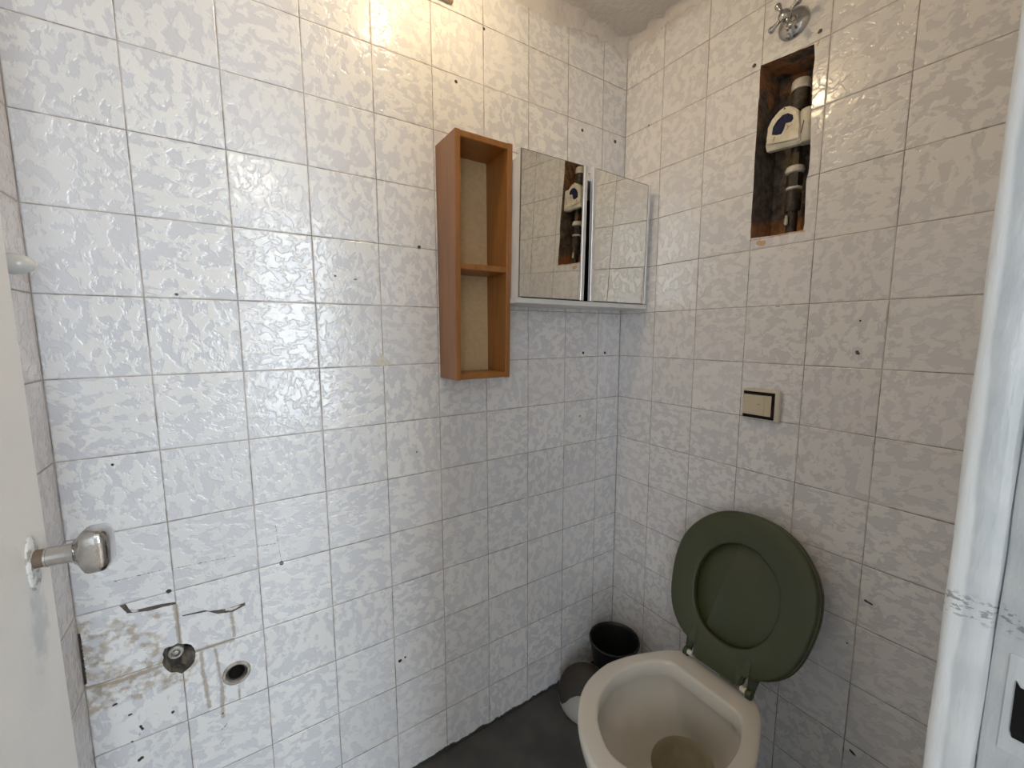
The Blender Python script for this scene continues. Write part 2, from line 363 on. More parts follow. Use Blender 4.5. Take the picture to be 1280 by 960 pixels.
# the recess in the right wall
bm = bmesh.new()
D = .105; inner = [(y*.985 + (-.51)*.015, z*.985 + 1.73*.015) for y, z in niche]
a = [bm.verts.new((0, y, z)) for y, z in niche]; b = [bm.verts.new((.04+rng.uniform(-.006,.006), y+rng.uniform(-.003,.003), z+rng.uniform(-.003,.003))) for y, z in niche]
c = [bm.verts.new((D, y, z)) for y, z in inner]; n = len(a)
for p, q in ((a, b), (b, c)):
    for i in range(n): bm.faces.new((p[i], p[(i+1) % n], q[(i+1) % n], q[i]))
bm.faces.new(c); link('recess', bm, M['niche'], wall_right)
# broken hole and drain recess in the main wall
bm = bmesh.new(); cx, cz = -1.312, .588
rings = [[(x, 0, z) for x, z in hole_a], [(cx+(x-cx)*.86+rng.uniform(-.002,.002), .012, cz+(z-cz)*.86+rng.uniform(-.002,.002)) for x, z in hole_a], [(cx+(x-cx)*.6, .035, cz+(z-cz)*.6) for x, z in hole_a]]
loft(bm, rings, False, True); link('broken_hole', bm, M['hole'], wall_main)
bm = bmesh.new(); lathe(bm, (-1.2166,0,.5062), (0,1,0), [(.0215,0),(.021,.06)], 24, False, True); link('drain_recess', bm, M['pipein'], wall_main, True)
# gaps of the lifted tiles, and the bare chip by the mid joint
crackA = [(-1.3943,.7377),(-1.3847,.7377),(-1.3802,.7241),(-1.3719,.7196),(-1.3341,.7177),(-1.3091,.7137),(-1.3091,.7085),(-1.3286,.71),(-1.3528,.7101),(-1.3841,.7174)]
crackB = [(-1.3013,.6800),(-1.2623,.6771),(-1.2543,.6717),(-1.2238,.6653),(-1.2131,.6657),(-1.1896,.6674),(-1.1901,.6606),(-1.2139,.6537),(-1.2415,.6599),(-1.2576,.6721),(-1.2998,.6775)]
for pts in (crackA, crackB):
    bm = bmesh.new(); plane_poly(bm, pts, [], lambda x, z: (x, -.0008, z)); link('tile_gap', bm, M['screedgap'], wall_main)
for pts in ([(-1.226,.667),(-1.214,.6645),(-1.205,.6655),(-1.1985,.6645),(-1.206,.6605),(-1.216,.6585),(-1.227,.6625)], [(-1.3795,.7225),(-1.370,.7190),(-1.3665,.7155),(-1.3760,.7165)]):
    bm = bmesh.new(); plane_poly(bm, pts, [], lambda x, z: (x, -.0012, z)); link('tile_sliver', bm, M['chip'], wall_main)
bm = bmesh.new(); plane_poly(bm, [(-.8830,1.1885),(-.876,1.206),(-.868,1.2115),(-.8607,1.2185),(-.855,1.208),(-.843,1.199),(-.8372,1.1890),(-.858,1.186)], [], lambda x, z: (x, -.0008, z)); link('tile_chip', bm, M['chip'], wall_main)

# ------------------------------------------------------------------ doorway frame (trim) and door leaf
bm = bmesh.new()
prof = [(.035,-1.003),(.010,-1.003),(.0045,-1.0035),(.0015,-1.0052),(0,-1.008),(.0002,-1.015),(.0010,-1.021),(.0030,-1.0245),(.0048,-1.0262),(.0075,-1.0268),(.0048,-1.0275),(.0036,-1.030),(.0036,-1.105),(.035,-1.105)]
rg = random.Random(9); loops = []
N = 46
for i in range(N+1):
    z = .0005 + 2.07*i/N
    loops.append([(XJ + d + (rg.uniform(-.0006,.0006) if .0001 < d < .03 else 0), y + (rg.uniform(-.0006,.0006) if d < .012 else 0), z) for d, y in prof])
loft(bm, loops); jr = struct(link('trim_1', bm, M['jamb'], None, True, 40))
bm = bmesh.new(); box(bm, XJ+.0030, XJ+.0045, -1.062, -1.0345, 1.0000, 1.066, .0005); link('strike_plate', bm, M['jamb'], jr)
bm = bmesh.new(); prism(bm, [(XJ+.0022,-1.0385,1.050),(XJ+.0022,-1.0405,1.0465),(XJ+.0022,-1.056,1.0465),(XJ+.0022,-1.056,1.012),(XJ+.0022,-1.0400,1.012),(XJ+.0022,-1.0388,1.0165)],
      [(XJ+.0033,-1.0385,1.050),(XJ+.0033,-1.0405,1.0465),(XJ+.0033,-1.056,1.0465),(XJ+.0033,-1.056,1.012),(XJ+.0033,-1.0400,1.012),(XJ+.0033,-1.0388,1.0165)]); link('latch_hole', bm, M['dark'], jr)
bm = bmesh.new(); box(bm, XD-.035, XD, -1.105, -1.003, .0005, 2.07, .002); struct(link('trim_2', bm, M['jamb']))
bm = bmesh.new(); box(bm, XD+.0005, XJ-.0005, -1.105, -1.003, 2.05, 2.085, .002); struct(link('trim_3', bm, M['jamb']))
dr = Vector((-.0591,-.9983,0)); nd = Vector((.9983,-.0591,0)); E0 = Vector((-1.364,-.392,0))
def dp(s, t, z): return E0 + dr*s + nd*t + Vector((0, 0, z))
bm = bmesh.new(); W = .600
prism(bm, [dp(0,-.032,.008), dp(W,-.032,.008), dp(W,0,.008), dp(0,0,.008)], [dp(0,-.032,2.045), dp(W,-.032,2.045), dp(W,0,2.045), dp(0,0,2.045)])
bmesh.ops.bevel(bm, geom=[e for e in bm.edges], offset=.0018, segments=2, affect='EDGES')
door = struct(link('door_1', bm, M['door']))
kb = .039; kz = 1.0275
bm = bmesh.new()      # long worn rosette
lp = lambda t, k: [dp(kb + .0125*k*cos(a), t, kz-.004 + .030*k*sin(a)) for a in [2*pi*i/24 for i in range(24)]]
loft(bm, [lp(.0002,1), lp(.002,1), lp(.0035,.85)]); knob_plate = link('rosette', bm, simple('flaking_plate', (.60,.60,.57), .45, c2=(.27,.25,.21), scale=130, lo=.48, hi=.6), door, True, 35)
bm = bmesh.new(); ax = nd
lathe(bm, dp(kb,.0030,kz), ax, [(.0095,0),(.0095,.010),(.0105,.0105)], 24, True, False)
link('spindle_collar', bm, M['grime'], door, True, 40)
bm = bmesh.new()
lathe(bm, dp(kb,.0110,kz), ax, [(.0085,0),(.0102,.0005),(.0102,.019),(.0115,.024)], 28, True, True)
neck = link('knob_neck', bm, M['knobchrome'], door, True, 40)
bm = bmesh.new()      # chunky eight-cornered knob
def ring(t, k, sq): 
    out = []
    for i in range(32):
        a = 2*pi*i/32; c, s = cos(a), sin(a); m = (abs(c)**sq + abs(s)**sq)**(-1/sq)
        out.append(dp(kb + .017*k*c*m, t, kz + .0242*k*s*m))
    return out
loft(bm, [ring(.034,.55,2.2), ring(.037,.66,2.4), ring(.0405,.86,3.0), ring(.0435,.97,4.5), ring(.046,1.0,5.5), ring(.058,1.0,5.5), ring(.061,.95,5.0), ring(.0645,.74,3.6), ring(.0655,.45,3), ring(.0656,.2,2)])
link('knob', bm, M['knobchrome'], door, True, 50)

# hall beyond the doorway, so daylight reaches the room the way it does there
hall = [('wall_hall_left', (-3.4,-3.4,-4.2,-1.10)), ('wall_hall_right', (1.6,1.6,-4.2,-1.10)), ('wall_hall_back', (-3.4,1.6,-4.2,-4.2))]
for nm, (x0, x1, y0, y1) in hall:
    bm = bmesh.new(); vs = [bm.verts.new(p) for p in ((x0,y0,0),(x1,y1,0),(x1,y1,2.6),(x0,y0,2.6))]; bm.faces.new(vs); struct(link(nm, bm, M['hall']))
bm = bmesh.new(); plane_poly(bm, [(-3.4,-4.2),(1.6,-4.2),(1.6,-1.05),(-3.4,-1.05)], [], lambda x, y: (x, y, -.001)); struct(link('floor_hall', bm, M['hall_floor']))
bm = bmesh.new(); plane_poly(bm, [(-3.4,-4.2),(1.6,-4.2),(1.6,-1.1),(-3.4,-1.1)], [], lambda x, y: (x, y, 2.6)); struct(link('ceiling_hall', bm, M['hall']))
for x0, x1, z0, z1, nm in ((-3.4,XL-.12,0,2.6,'a'),(.12,1.6,0,2.6,'b'),(XL-.12,.12,ZC,2.6,'c')):
    bm = bmesh.new(); vs = [bm.verts.new(p) for p in ((x0,-1.1005,z0),(x1,-1.1005,z0),(x1,-1.1005,z1),(x0,-1.1005,z1))]; bm.faces.new(vs); link('hall_wall', bm, M['hall'], wf)

# ------------------------------------------------------------------ brown open shelf
sh = thing('wall_shelf', 'orange-brown wooden two-compartment open shelf hung tall on the tiled wall beside the mirror cabinet', 'shelf', (-.62, 0, 1.146))
SX0, SX1, SZ0, SZ1 = -.7055, -.5425, 1.1475, 1.7475; G = .0008
def sdepth(z): return .100 + .018*(z-SZ0)/(SZ1-SZ0)
def spanel(name, x0, x1, z0, z1, mat, front=1.0, y0=G, bev=.0012):
    bm = bmesh.new(); P = lambda x, y, z: (x, y, z)
    lo = [(x0,-y0,z0),(x1,-y0,z0),(x1,-sdepth(z0)*front,z0),(x0,-sdepth(z0)*front,z0)]
    hi = [(x0,-y0,z1),(x1,-y0,z1),(x1,-sdepth(z1)*front,z1),(x0,-sdepth(z1)*front,z1)]
    prism(bm, lo, hi)
    if bev: bmesh.ops.bevel(bm, geom=list(bm.edges), offset=bev, segments=1, affect='EDGES')
    return link(name, bm, mat, sh)
T = .0145
spanel('side_panel', SX0, SX0+T, SZ0, SZ1, M['wood']); spanel('side_panel', SX1-T, SX1, SZ0, SZ1, M['wood'])
spanel('top_panel', SX0+T+.0002, SX1-T-.0002, SZ1-T-.001, SZ1-.001, M['wood'], .995); spanel('bottom_panel', SX0+T+.0002, SX1-T-.0002, SZ0+.001, SZ0+T+.001, M['wood'], .995)
spanel('shelf_board', SX0+T+.0002, SX1-T-.0002, 1.4265, 1.441, M['wood'], .985)
bm = bmesh.new(); box(bm, SX0+T+.0002, SX1-T-.0002, -.006, -.0012, SZ0+T+.0012, SZ1-T-.0012); link('back_panel', bm, M['mdf'], sh)

# ------------------------------------------------------------------ mirrored cabinet
cb = thing('mirror_cabinet', 'white wall cabinet with two mirrored doors, in the corner right of the brown shelf', 'cabinet', (-.28, 0, 1.346))
CN = Vector((sin(R(2)), -cos(R(2)), -sin(R(2.25)))).normalized(); CP = Vector((-.010, -.120, 1.36))
def cf(x, z, off=0):          # point of the (slightly leaning) front plane, pushed out by off
    y = CP.y - (CN.x*(x-CP.x) + CN.z*(z-CP.z)) / CN.y
    return Vector((x, y, z)) + CN*off
def cprism(name, x0, x1, z0, z1, o0, o1, mat, parent=cb, bev=0, wall=False):
    bm = bmesh.new(); c = [(x0,z0),(x1,z0),(x1,z1),(x0,z1)]
    base = [Vector((x, -.001, z)) for x, z in c] if wall else [cf(x, z, o0) for x, z in c]
    prism(bm, base, [cf(x, z, o1) for x, z in c])
    if bev: bmesh.ops.bevel(bm, geom=list(bm.edges), offset=bev, segments=1, affect='EDGES')
    return link(name, bm, mat, parent)
cx0, cx1, cz0, cz1 = -.5385, -.012, 1.348, 1.712
cprism('side_panel', cx0, cx0+.014, cz0+.013, cz1-.013, 0, -.0078, M['cab'], wall=True); cprism('side_panel', cx1-.010, cx1, cz0+.013, cz1-.013, 0, -.0078, M['cab'], wall=True)
cprism('top_panel', cx0, cx1, cz1-.0128, cz1, 0, -.0078, M['cab'], wall=True)
cprism('bottom_rail', cx0-.006, cx1+.004, cz0, cz0+.0128, 0, -.0015, M['cab'], wall=True)
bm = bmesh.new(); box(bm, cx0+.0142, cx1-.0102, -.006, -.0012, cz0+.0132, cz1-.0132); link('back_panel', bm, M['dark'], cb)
def quad_door(q, strip_right):
    # q: TL, TR, BR, BL in (x, z); board, glass and the aluminium grip on the meeting edge
    bm = bmesh.new(); prism(bm, [cf(x, z, -.0070) for x, z in q], [cf(x, z, -.0032) for x, z in q]); d = link('door', bm, M['cab'], cb)
    g = .0135
    if strip_right: gq = [q[0], (q[1][0]-g, q[1][1]+.0002), (q[2][0]-g, q[2][1]), q[3]]; sq = [(q[1][0]-g+.0003, q[1][1]), q[1], q[2], (q[2][0]-g+.0003, q[2][1])]
    else: gq = [(q[0][0]+g, q[0][1]), q[1], q[2], (q[3][0]+g, q[3][1])]; sq = [q[0], (q[0][0]+g-.0003, q[0][1]), (q[3][0]+g-.0003, q[3][1]), q[3]]
    mc = (sum(p[0] for p in gq)/4, sum(p[1] for p in gq)/4)
    bm = bmesh.new(); prism(bm, [cf(x, z, -.0030) for x, z in gq], [cf(x, z, -.0004) for x, z in gq]); mb = link('mirror_backing', bm, M['glassedge'], d)
    sm = [(x + (.0016 if x < mc[0] else -.0016), z + (.0016 if z < mc[1] else -.0018)) for x, z in gq]
    bm = bmesh.new(); prism(bm, [cf(x, z, -.0003) for x, z in sm], [cf(x, z, .0002) for x, z in sm]); link('mirror', bm, M['mirror'], d)
    bm = bmesh.new(); prism(bm, [cf(x, z, -.0030) for x, z in sq], [cf(x, z, .0035) for x, z in sq], .001, 1); link('grip_strip', bm, M['alu'], d)
quad_door([(-.5405,1.7275),(-.3095,1.7320),(-.3045,1.3635),(-.5385,1.3630)], True)
quad_door([(-.2885,1.7355),(-.0370,1.7345),(-.0265,1.3630),(-.2775,1.3630)], False)
bm = bmesh.new(); q = [(-.0345,1.734),(-.0255,1.7325),(-.0150,1.3630),(-.0240,1.3630)]
prism(bm, [cf(x, z, -.0155) for x, z in q], [cf(x, z, .0010) for x, z in q], .001, 1); link('end_strip', bm, M['alu'], cb)

# ------------------------------------------------------------------ valve handle
vh = thing('valve_handle', 'chrome cross-handle valve with a domed round plate, above the rusty wall recess', 'valve', (0, -.519, 2.000))
o = Vector((.0010, -.519, 2.001)); ax = Vector((-1, 0, 0))
bm = bmesh.new(); lathe(bm, o, ax, [(.0345,0),(.0350,.002),(.0335,.006),(.0290,.011),(.0215,.015),(.0165,.0168),(.0160,.0185),(.0130,.0190)], 40); link('escutcheon', bm, M['chrome'], vh, True, 50)
bm = bmesh.new(); lathe(bm, o, ax, [(.0125,.0185),(.0125,.026),(.0105,.028),(.0085,.030),(.0085,.040)], 28); link('stem', bm, M['chrome'], vh, True, 40)
hub = o + ax*.048
bm = bmesh.new(); lathe(bm, hub, ax, [(.0085,-.0095),(.0125,-.007),(.0140,0),(.0125,.006),(.0085,.0095),(.002,.011)], 28); hb = link('hub', bm, M['chrome'], vh, True)
a0 = math.atan2(.0162, -.029)
for k in range(4):
    a = a0 + k*pi/2; d = Vector((0, cos(a), sin(a)))
    bm = bmesh.new(); lathe(bm, hub + d*.009, d, [(.0060,0),(.0042,.005),(.0040,.012),(.0056,.017),(.0074,.021),(.0078,.0245),(.0062,.028),(.002,.0298)], 18); link('handle_arm', bm, M['chrome'], vh, True)

# ------------------------------------------------------------------ pipework in the recess
pf = thing('supply_pipe', 'dark old brass water pipe with white fittings standing upright in the rusty wall recess', 'pipe', (.05, -.524, 1.515))
pc = (.048, -.524)
def turn_part(name, prof, mat, c=pc, n=24, flat=False):
    bm = bmesh.new(); lathe(bm, (c[0], c[1], 0), (0,0,1), [(r, z) for r, z in prof], n); return link(name, bm, mat, pf, not flat, 40)
turn_part('pipe', [(.0125,1.517),(.0125,1.862)], M['bakelite'])
turn_part('cap_nut', [(.0165,1.8640),(.0205,1.8655),(.0210,1.876),(.0195,1.885),(.0165,1.889)], M['whitepvc'])
turn_part('coupling', [(.0185,1.815),(.0205,1.820),(.0205,1.8635)], M['bakelite'])
turn_part('union', [(.0150,1.686),(.0150,1.715)], M['brass'], n=8, flat=True)
turn_part('collar', [(.0165,1.668),(.0205,1.670),(.0215,1.676),(.0185,1.684),(.0140,1.686)], M['whitepvc'])
turn_part('lower_nut', [(.0175,1.635),(.0185,1.640),(.0185,1.662),(.0165,1.6675)], M['bakelite'], n=6, flat=True)
turn_part('ring', [(.0150,1.628),(.0178,1.630),(.0178,1.634),(.0150,1.6345)], M['whitepvc'])
turn_part('lower_coupling', [(.0165,1.575),(.0180,1.580),(.0180,1.618),(.0150,1.627)], M['bakelite'])
bm = bmesh.new(); capsule(bm, (.030,-.519,1.545), (.030,-.519,1.562), .0045, .003); link('drip', bm, M['whitepvc'], pf, True)

mt = thing('pipe_device', 'yellowed white plastic device with a dark blue curved window, clipped on the recess pipe', 'device', (.0, -.52, 1.72))
plate = [(-.4696,1.7436),(-.4722,1.7600),(-.4725,1.785),(-.4809,1.8023),(-.4957,1.8151),(-.509,1.8205),(-.5212,1.8174),(-.5321,1.8098),(-.5398,1.8021),(-.545,1.7692),(-.5506,1.7309),(-.5054,1.7396)]
bm = bmesh.new(); prism(bm, [(.024,y,z) for y, z in plate], [(.0005,y,z) for y, z in plate], .003, 3); body = link('body', bm, M['meter'], mt, True, 40)
win = [(-.4843,1.7639),(-.4863,1.7813),(-.4948,1.7936),(-.5073,1.8018),(-.5194,1.8015),(-.5303,1.7932),(-.5325,1.7832),(-.5284,1.778),(-.5157,1.7792),(-.512,1.7667),(-.5073,1.7576),(-.4964,1.7589)]
bm = bmesh.new(); prism(bm, [(.0003,y,z) for y, z in win], [(-.0006,y,z) for y, z in win], .0004, 1); link('window', bm, M['blue'], mt)
bm = bmesh.new()
c = [(.022,-.5550,1.7245),(.022,-.5555,1.8035)]
lathe(bm, c[0], Vector(c[1])-Vector(c[0]), [(.0150,0),(.0172,.002),(.0172,.070),(.0155,.0765),(.0110,.079)], 26); link('clip_sleeve', bm, M['meter'], mt, True, 50)
bm = bmesh.new(); prism(bm, [(.0095,-.4705,1.7300),(.0095,-.5500,1.7230),(.0240,-.5500,1.7230),(.0240,-.4705,1.7300)], [(.0025,-.4698,1.7430),(.0025,-.5500,1.7305),(.0240,-.5500,1.7305),(.0240,-.4698,1.7430)]); link('base_ledge', bm, M['meter'], mt)
def stroke(name, pts, w, mat, x=-.0004):
    bm = bmesh.new()
    for (y0, z0), (y1, z1) in zip(pts, pts[1:]):
        d = Vector((y1-y0, z1-z0)).normalized(); nrm = Vector((-d.y, d.x))*w
        vs = [bm.verts.new((x, a+s*nrm.x, b+s*nrm.y)) for (a, b), s in (((y0,z0),1),((y0,z0),-1),((y1,z1),-1),((y1,z1),1))]; bm.faces.new(vs)
    return link(name, bm, mat, mt)
stroke('red_mark', [(-.4918,1.7571),(-.4905,1.7510),(-.4887,1.7456)], .0011, M['redmark'], -.0001)
stroke('arrow_mark', [(-.5182,1.7751),(-.5225,1.7685),(-.5300,1.7712)], .0007, M['grime'], -.0001); stroke('arrow_mark', [(-.5225,1.7685),(-.5185,1.7625)], .0008, M['grime'], -.0001)
stroke('slot_mark', [(-.5545,1.7724),(-.5525,1.7580),(-.5500,1.745)], .0012, M['grime'], .0036)
bm = bmesh.new(); lathe(bm, (-.0002,-.5110,1.8150), (-1,0,0), [(.0022,0),(.0022,.0006)], 12); link('screw', bm, M['grime'], mt)

# ------------------------------------------------------------------ light switch
sw = thing('light_switch', 'cream light switch with black inset frame on the tiled wall above the toilet', 'light switch', (0, -.506, 1.077))
bm = bmesh.new(); box(bm, -.0145, -.0008, -.5560, -.4600, 1.0330, 1.1180, .0065, 4); link('plate', bm, M['creamlt'], sw, True, 30)
bm = bmesh.new(); box(bm, -.0160, -.0147, -.5440, -.4640, 1.0400, 1.1115, .0005, 1); link('inset_frame', bm, M['black'], sw)
bm = bmesh.new()
prism(bm, [(-.0161,-.5360,1.0490),(-.0161,-.4650,1.0490),(-.0161,-.4650,1.1030),(-.0161,-.5360,1.1030)], [(-.0240,-.5235,1.0500),(-.0215,-.4665,1.0500),(-.0215,-.4665,1.1020),(-.0240,-.5235,1.1020)], .0015, 2)
rk = link('rocker', bm, M['cream'], sw, True, 30)
bm = bmesh.new(); vs = [bm.verts.new(p) for p in ((-.0242,-.5040,1.0790),(-.0244,-.5130,1.0780),(-.0244,-.5130,1.0795),(-.0242,-.5040,1.0805))]; bm.faces.new(vs); link('mark', bm, M['grime'], rk)

# ------------------------------------------------------------------ toilet
TY = -.535
tl = thing('toilet', 'cream ceramic toilet bowl with its olive green seat raised, against the right wall', 'toilet', (-.40, TY, 0))
def smooth_loop(half, n=64):
    # half: (d, w) from the back middle to the front tip, mirrored and resampled
    pts = [Vector((d, w)) for d, w in half] + [Vector((d, -w)) for d, w in reversed(half) if w > 1e-6]
    if half[0][1] < 1e-6: pts = pts if half[0][1] > 1e-6 else [Vector((half[0][0], 0))] + [p for p in pts[1:]]
    m = len(pts); out = []
    for i in range(m):
        p0, p1, p2, p3 = pts[i-1], pts[i], pts[(i+1) % m], pts[(i+2) % m]
        for k in range(8):
            t = k/8; out.append(.5*((2*p1) + (p2-p0)*t + (2*p0-5*p1+4*p2-p3)*t*t + (3*p1-p0-3*p2+p3)*t**3))
    L = [0]
    for i in range(len(out)): L.append(L[-1] + (out[(i+1) % len(out)]-out[i]).length)
    res = []; j = 0
    for k in range(n):
        s = L[-1]*k/n
        while L[j+1] < s: j += 1
        f = (s-L[j])/max(L[j+1]-L[j], 1e-9); res.append(out[j].lerp(out[(j+1) % len(out)], f))
    return res
BX = -.19
outer = smooth_loop([(0,.05),(.0,.092),(.010,.106),(.045,.130),(.088,.149),(.132,.166),(.18,.178),(.223,.183),(.29,.172),(.34,.147),(.384,.107),(.415,.060),(.435,.0)])
inner_ = smooth_loop([(.070,.04),(.070,.078),(.076,.094),(.100,.114),(.143,.132),(.19,.140),(.229,.140),(.29,.123),(.33,.096),(.362,.058),(.382,.0)])
def sect(loop, z, s=1.0, c=.22, dx=0, sy=None): return [(BX - (c + (p.x-c)*s + dx), TY + p.y*(s if sy is None else sy), z) for p in loop]
bm = bmesh.new()
loft(bm, [sect(outer,.001,.62,.16,-.035,.62), sect(outer,.03,.60,.16,-.04,.60), sect(outer,.10,.56,.16,-.05,.57), sect(outer,.17,.60,.17,-.05,.62), sect(outer,.24,.76,.18,-.025,.78), sect(outer,.30,.88,.20), sect(outer,.345,.955), sect(outer,.370,.990), sect(outer,.388,1.0), sect(outer,.395,.993), sect(outer,.399,.978), sect(outer,.4003,.955),
     sect(inner_,.4003,1.045), sect(inner_,.3990,1.015), sect(inner_,.3945,.998), sect(inner_,.372,.985), sect(inner_,.362,.99)], True, False)
body = link('bowl', bm, M['porcelain'], tl, True)
bm = bmesh.new()
ell = lambda z, rx, ry, cx: [(cx - rx*cos(t), TY + ry*sin(t), z) for t in [0]*0 + [0]]
def blend(z, k, s):
    # from the rim opening towards the round mouth of the sump
    out = []
    for p in inner_:
        q = Vector((p.x-.215, p.y)); a = math.atan2(q.y, q.x); e = Vector((.080*cos(a), .070*sin(a))); r = q.lerp(e, k)*s
        cxs = .215 + (.135-.215)*k
        out.append((BX-(cxs + r.x), TY + r.y, z))
    return out
loft(bm, [blend(.362,0,.99), blend(.360,0,1.06), blend(.352,0,1.075), blend(.335,.05,1.06), blend(.305,.25,1.02), blend(.275,.50,1.0), blend(.248,.72,1.0), blend(.230,.90,1.0), blend(.222,1.0,1.0)], False, False)
link('bowl_basin', bm, M['bowl'], tl, True)
bm = bmesh.new(); loft(bm, [blend(.222,1,1.0), blend(.2185,1,.975), blend(.200,1,.92), blend(.165,1,.80), blend(.13,1,.60), blend(.115,1,.35)], False, True); link('sump', bm, M['sump'], tl, True)
bm = bmesh.new(); lp = blend(.128,1,.59); bm.faces.new([bm.verts.new(p) for p in lp]); link('water', bm, M['water'], tl)
bm = bmesh.new(); lathe(bm, (-.0008,TY,.335), (-1,0,0), [(.034,0),(.034,.012),(.028,.014),(.028,.22)], 28); link('inlet_pipe', bm, M['porcelain'], tl, True, 40)
# seat and lid raised together
th = R(22); HP = Vector((-.196, TY, .412)); UU = Vector((sin(th), 0, cos(th))); NN = Vector((-cos(th), 0, sin(th)))
def sp(w, u, off=0): return HP + Vector((0, -w, 0)) + UU*u + NN*off     # w to the right in the photo
so = smooth_loop([(-.002,.03),(-.002,.055),(.003,.0615),(.022,.0635),(.031,.074),(.0365,.095),(.055,.125),(.085,.150),(.13,.168),(.19,.178),(.235,.1795),(.285,.171),(.33,.147),(.37,.108),(.395,.058),(.403,.0)], 96)
si = smooth_loop([(.072,.0),(.078,.036),(.098,.068),(.135,.093),(.18,.104),(.22,.104),(.26,.092),(.29,.070),(.312,.038),(.320,.0)], 96)
def sl(loop, off, k=1, c=.2): return [sp(p.y*k, c+(p.x-c)*k, off) for p in loop]
# keep both loops starting at the back and running the same way
def align(loop, ref):
    best = min(range(len(loop)), key=lambda s: sum((loop[(i+s) % len(loop)]-ref[i]).length_squared for i in range(0, len(ref), 6)))
    return loop[best:]+loop[:best]
si = align(si, so)
bm = bmesh.new(); F = .020
rg_ = [sl(so,0,.985), sl(so,.003,1), sl(so,.013,1), sl(so,F-.002,.985), sl(so,F,.96), sl(si,F,1.04), sl(si,F-.002,1.01), sl(si,F-.006,1.0), sl(si,.003,1.0), sl(si,0,1.02)]
loft(bm, rg_, False, False)
L0 = len(so)
bm.verts.ensure_lookup_table(); first = bm.verts[:L0]; last = bm.verts[-L0:]
for i in range(L0): bm.faces.new((first[i], first[(i+1) % L0], last[(i+1) % L0], last[i]))
st = link('seat', bm, M['green'], tl, True)
bm = bmesh.new(); loft(bm, [sl(so,-.016,.97), sl(so,-.013,1.004), sl(so,-.004,1.004), sl(so,-.001,.985)]); link('lid', bm, M['green'], tl, True, 50)
for s in (-1, 1):
    # hinge: barrel, pale pin, and the bumper set in the seat
    bm = bmesh.new(); a = HP + Vector((0, s*.078, .004)); b = HP + Vector((0, s*.112, .004))
    c0 = HP + Vector((-.004, s*.077, -.002)); lathe(bm, c0, (0, s, 0), [(.0095,0),(.0115,.001),(.0115,.012),(.0085,.014)], 20)
    hg = link('hinge', bm, M['green'], tl, True, 40)
    bm = bmesh.new(); prism(bm, [sp(-s*.075,-.006,-.004), sp(-s*.090,-.006,-.004), sp(-s*.096,.040,-.004), sp(-s*.070,.048,-.004)], [sp(-s*.075,-.006,.002), sp(-s*.090,-.006,.002), sp(-s*.096,.040,.002), sp(-s*.070,.048,.002)], .001, 1); link('hinge_arm', bm, M['green2'], hg)
    bm = bmesh.new(); lathe(bm, HP + Vector((-.008, s*.0645, .003)), (0, s, 0), [(.0070,0),(.0070,.0122)], 18); link('hinge_pin', bm, M['pin'], hg, True, 40)
    bm = bmesh.new(); cap = [(.0085*cos(t), (.012 if sin(t) > 0 else -.012)+.0085*sin(t)) for t in [2*pi*i/24 for i in range(24)]]
    cw, cu = -s*.0705, .050
    loft(bm, [[sp(cw+x, cu+y, F-.001) for x, y in cap], [sp(cw+x, cu+y, F+.0022) for x, y in cap], [sp(cw+x*.8, cu+y*.88, F+.0032) for x, y in cap]]); link('seat_bumper', bm, M['green'], st, True, 40)

# ------------------------------------------------------------------ bin and the lid on the floor
bn = thing('waste_bin', 'small black open waste bin in the corner behind the toilet', 'bin', (-.114, -.117, 0))
bm = bmesh.new()
lathe(bm, (-.114,-.117,.001), (0,0,1), [(.056,0),(.058,.002),(.084,.180),(.0875,.183),(.0880,.188),(.0860,.189),(.0835,.186),(.0815,.178),(.054,.006),(.02,.005)], 48)
link('bucket', bm, M['bin'], bn, True, 50)
bm = bmesh.new(); u = 48
lathe(bm, (-.114,-.117,.1895), (0,0,1), [(.0850,0),(.0875,.0010),(.0865,.0030),(.0840,.0025),(.0838,.0002)], 48, False, False); link('rim', bm, M['bin'], bn, True)
ld = thing('bin_lid', 'round domed lid, dark above and pale grey below, leaning beside the black bin', 'lid', (-.262, -.134, 0))
cen = Vector((-.2630,-.1265,.0620)); nl = Vector((-.52,-.50,.66)).normalized(); ul = (Vector((0,0,1)) - nl*nl.z).normalized(); vl = ul.cross(nl).normalized()   # vl: right in the photo
def lp3(x, y, h): return cen + vl*x + ul*y + nl*h
RL = .0880
bm = bmesh.new(); n = 48
dome = lambda r: .004 + .024*math.sqrt(max(0, 1-(r/RL)**2))
loops = [[lp3(r*cos(2*pi*k/n), r*sin(2*pi*k/n), h) for k in range(n)] for r, h in [(.05,-.012),(RL*.96,-.012),(RL,-.009),(RL,.002)] + [(RL*f, dome(RL*f)) for f in (.995,.96,.9,.8,.65,.45,.2,.02)]]
loft(bm, loops); link('lid_shell', bm, M['lidpale'], ld, True, 60)
bm = bmesh.new()     # dark flap covering the upper side, its lower edge waved
edge = [(-.087,-.012),(-.080,-.034),(-.071,-.042),(-.060,-.036),(-.045,-.022),(-.025,-.013),(.0,-.010),(.03,-.016),(.055,-.030),(.070,-.040),(.080,-.030),(.086,-.010)]
cols_ = []
for x, y in edge:
    yt = math.sqrt(max((RL*.992)**2 - x*x, 1e-6)); c = []
    for k in range(9):
        yy = y + (yt-y)*k/8; r = min(math.hypot(x, yy), RL*.998); c.append(bm.verts.new(lp3(x, yy, dome(r)+.0035)))
    cols_.append(c)
for a, b in zip(cols_, cols_[1:]):
    for k in range(8): bm.faces.new((a[k], a[k+1], b[k+1], b[k]))
g = bmesh.ops.solidify(bm, geom=list(bm.faces), thickness=-.003); link('flap', bm, M['liddark'], ld, True, 50)

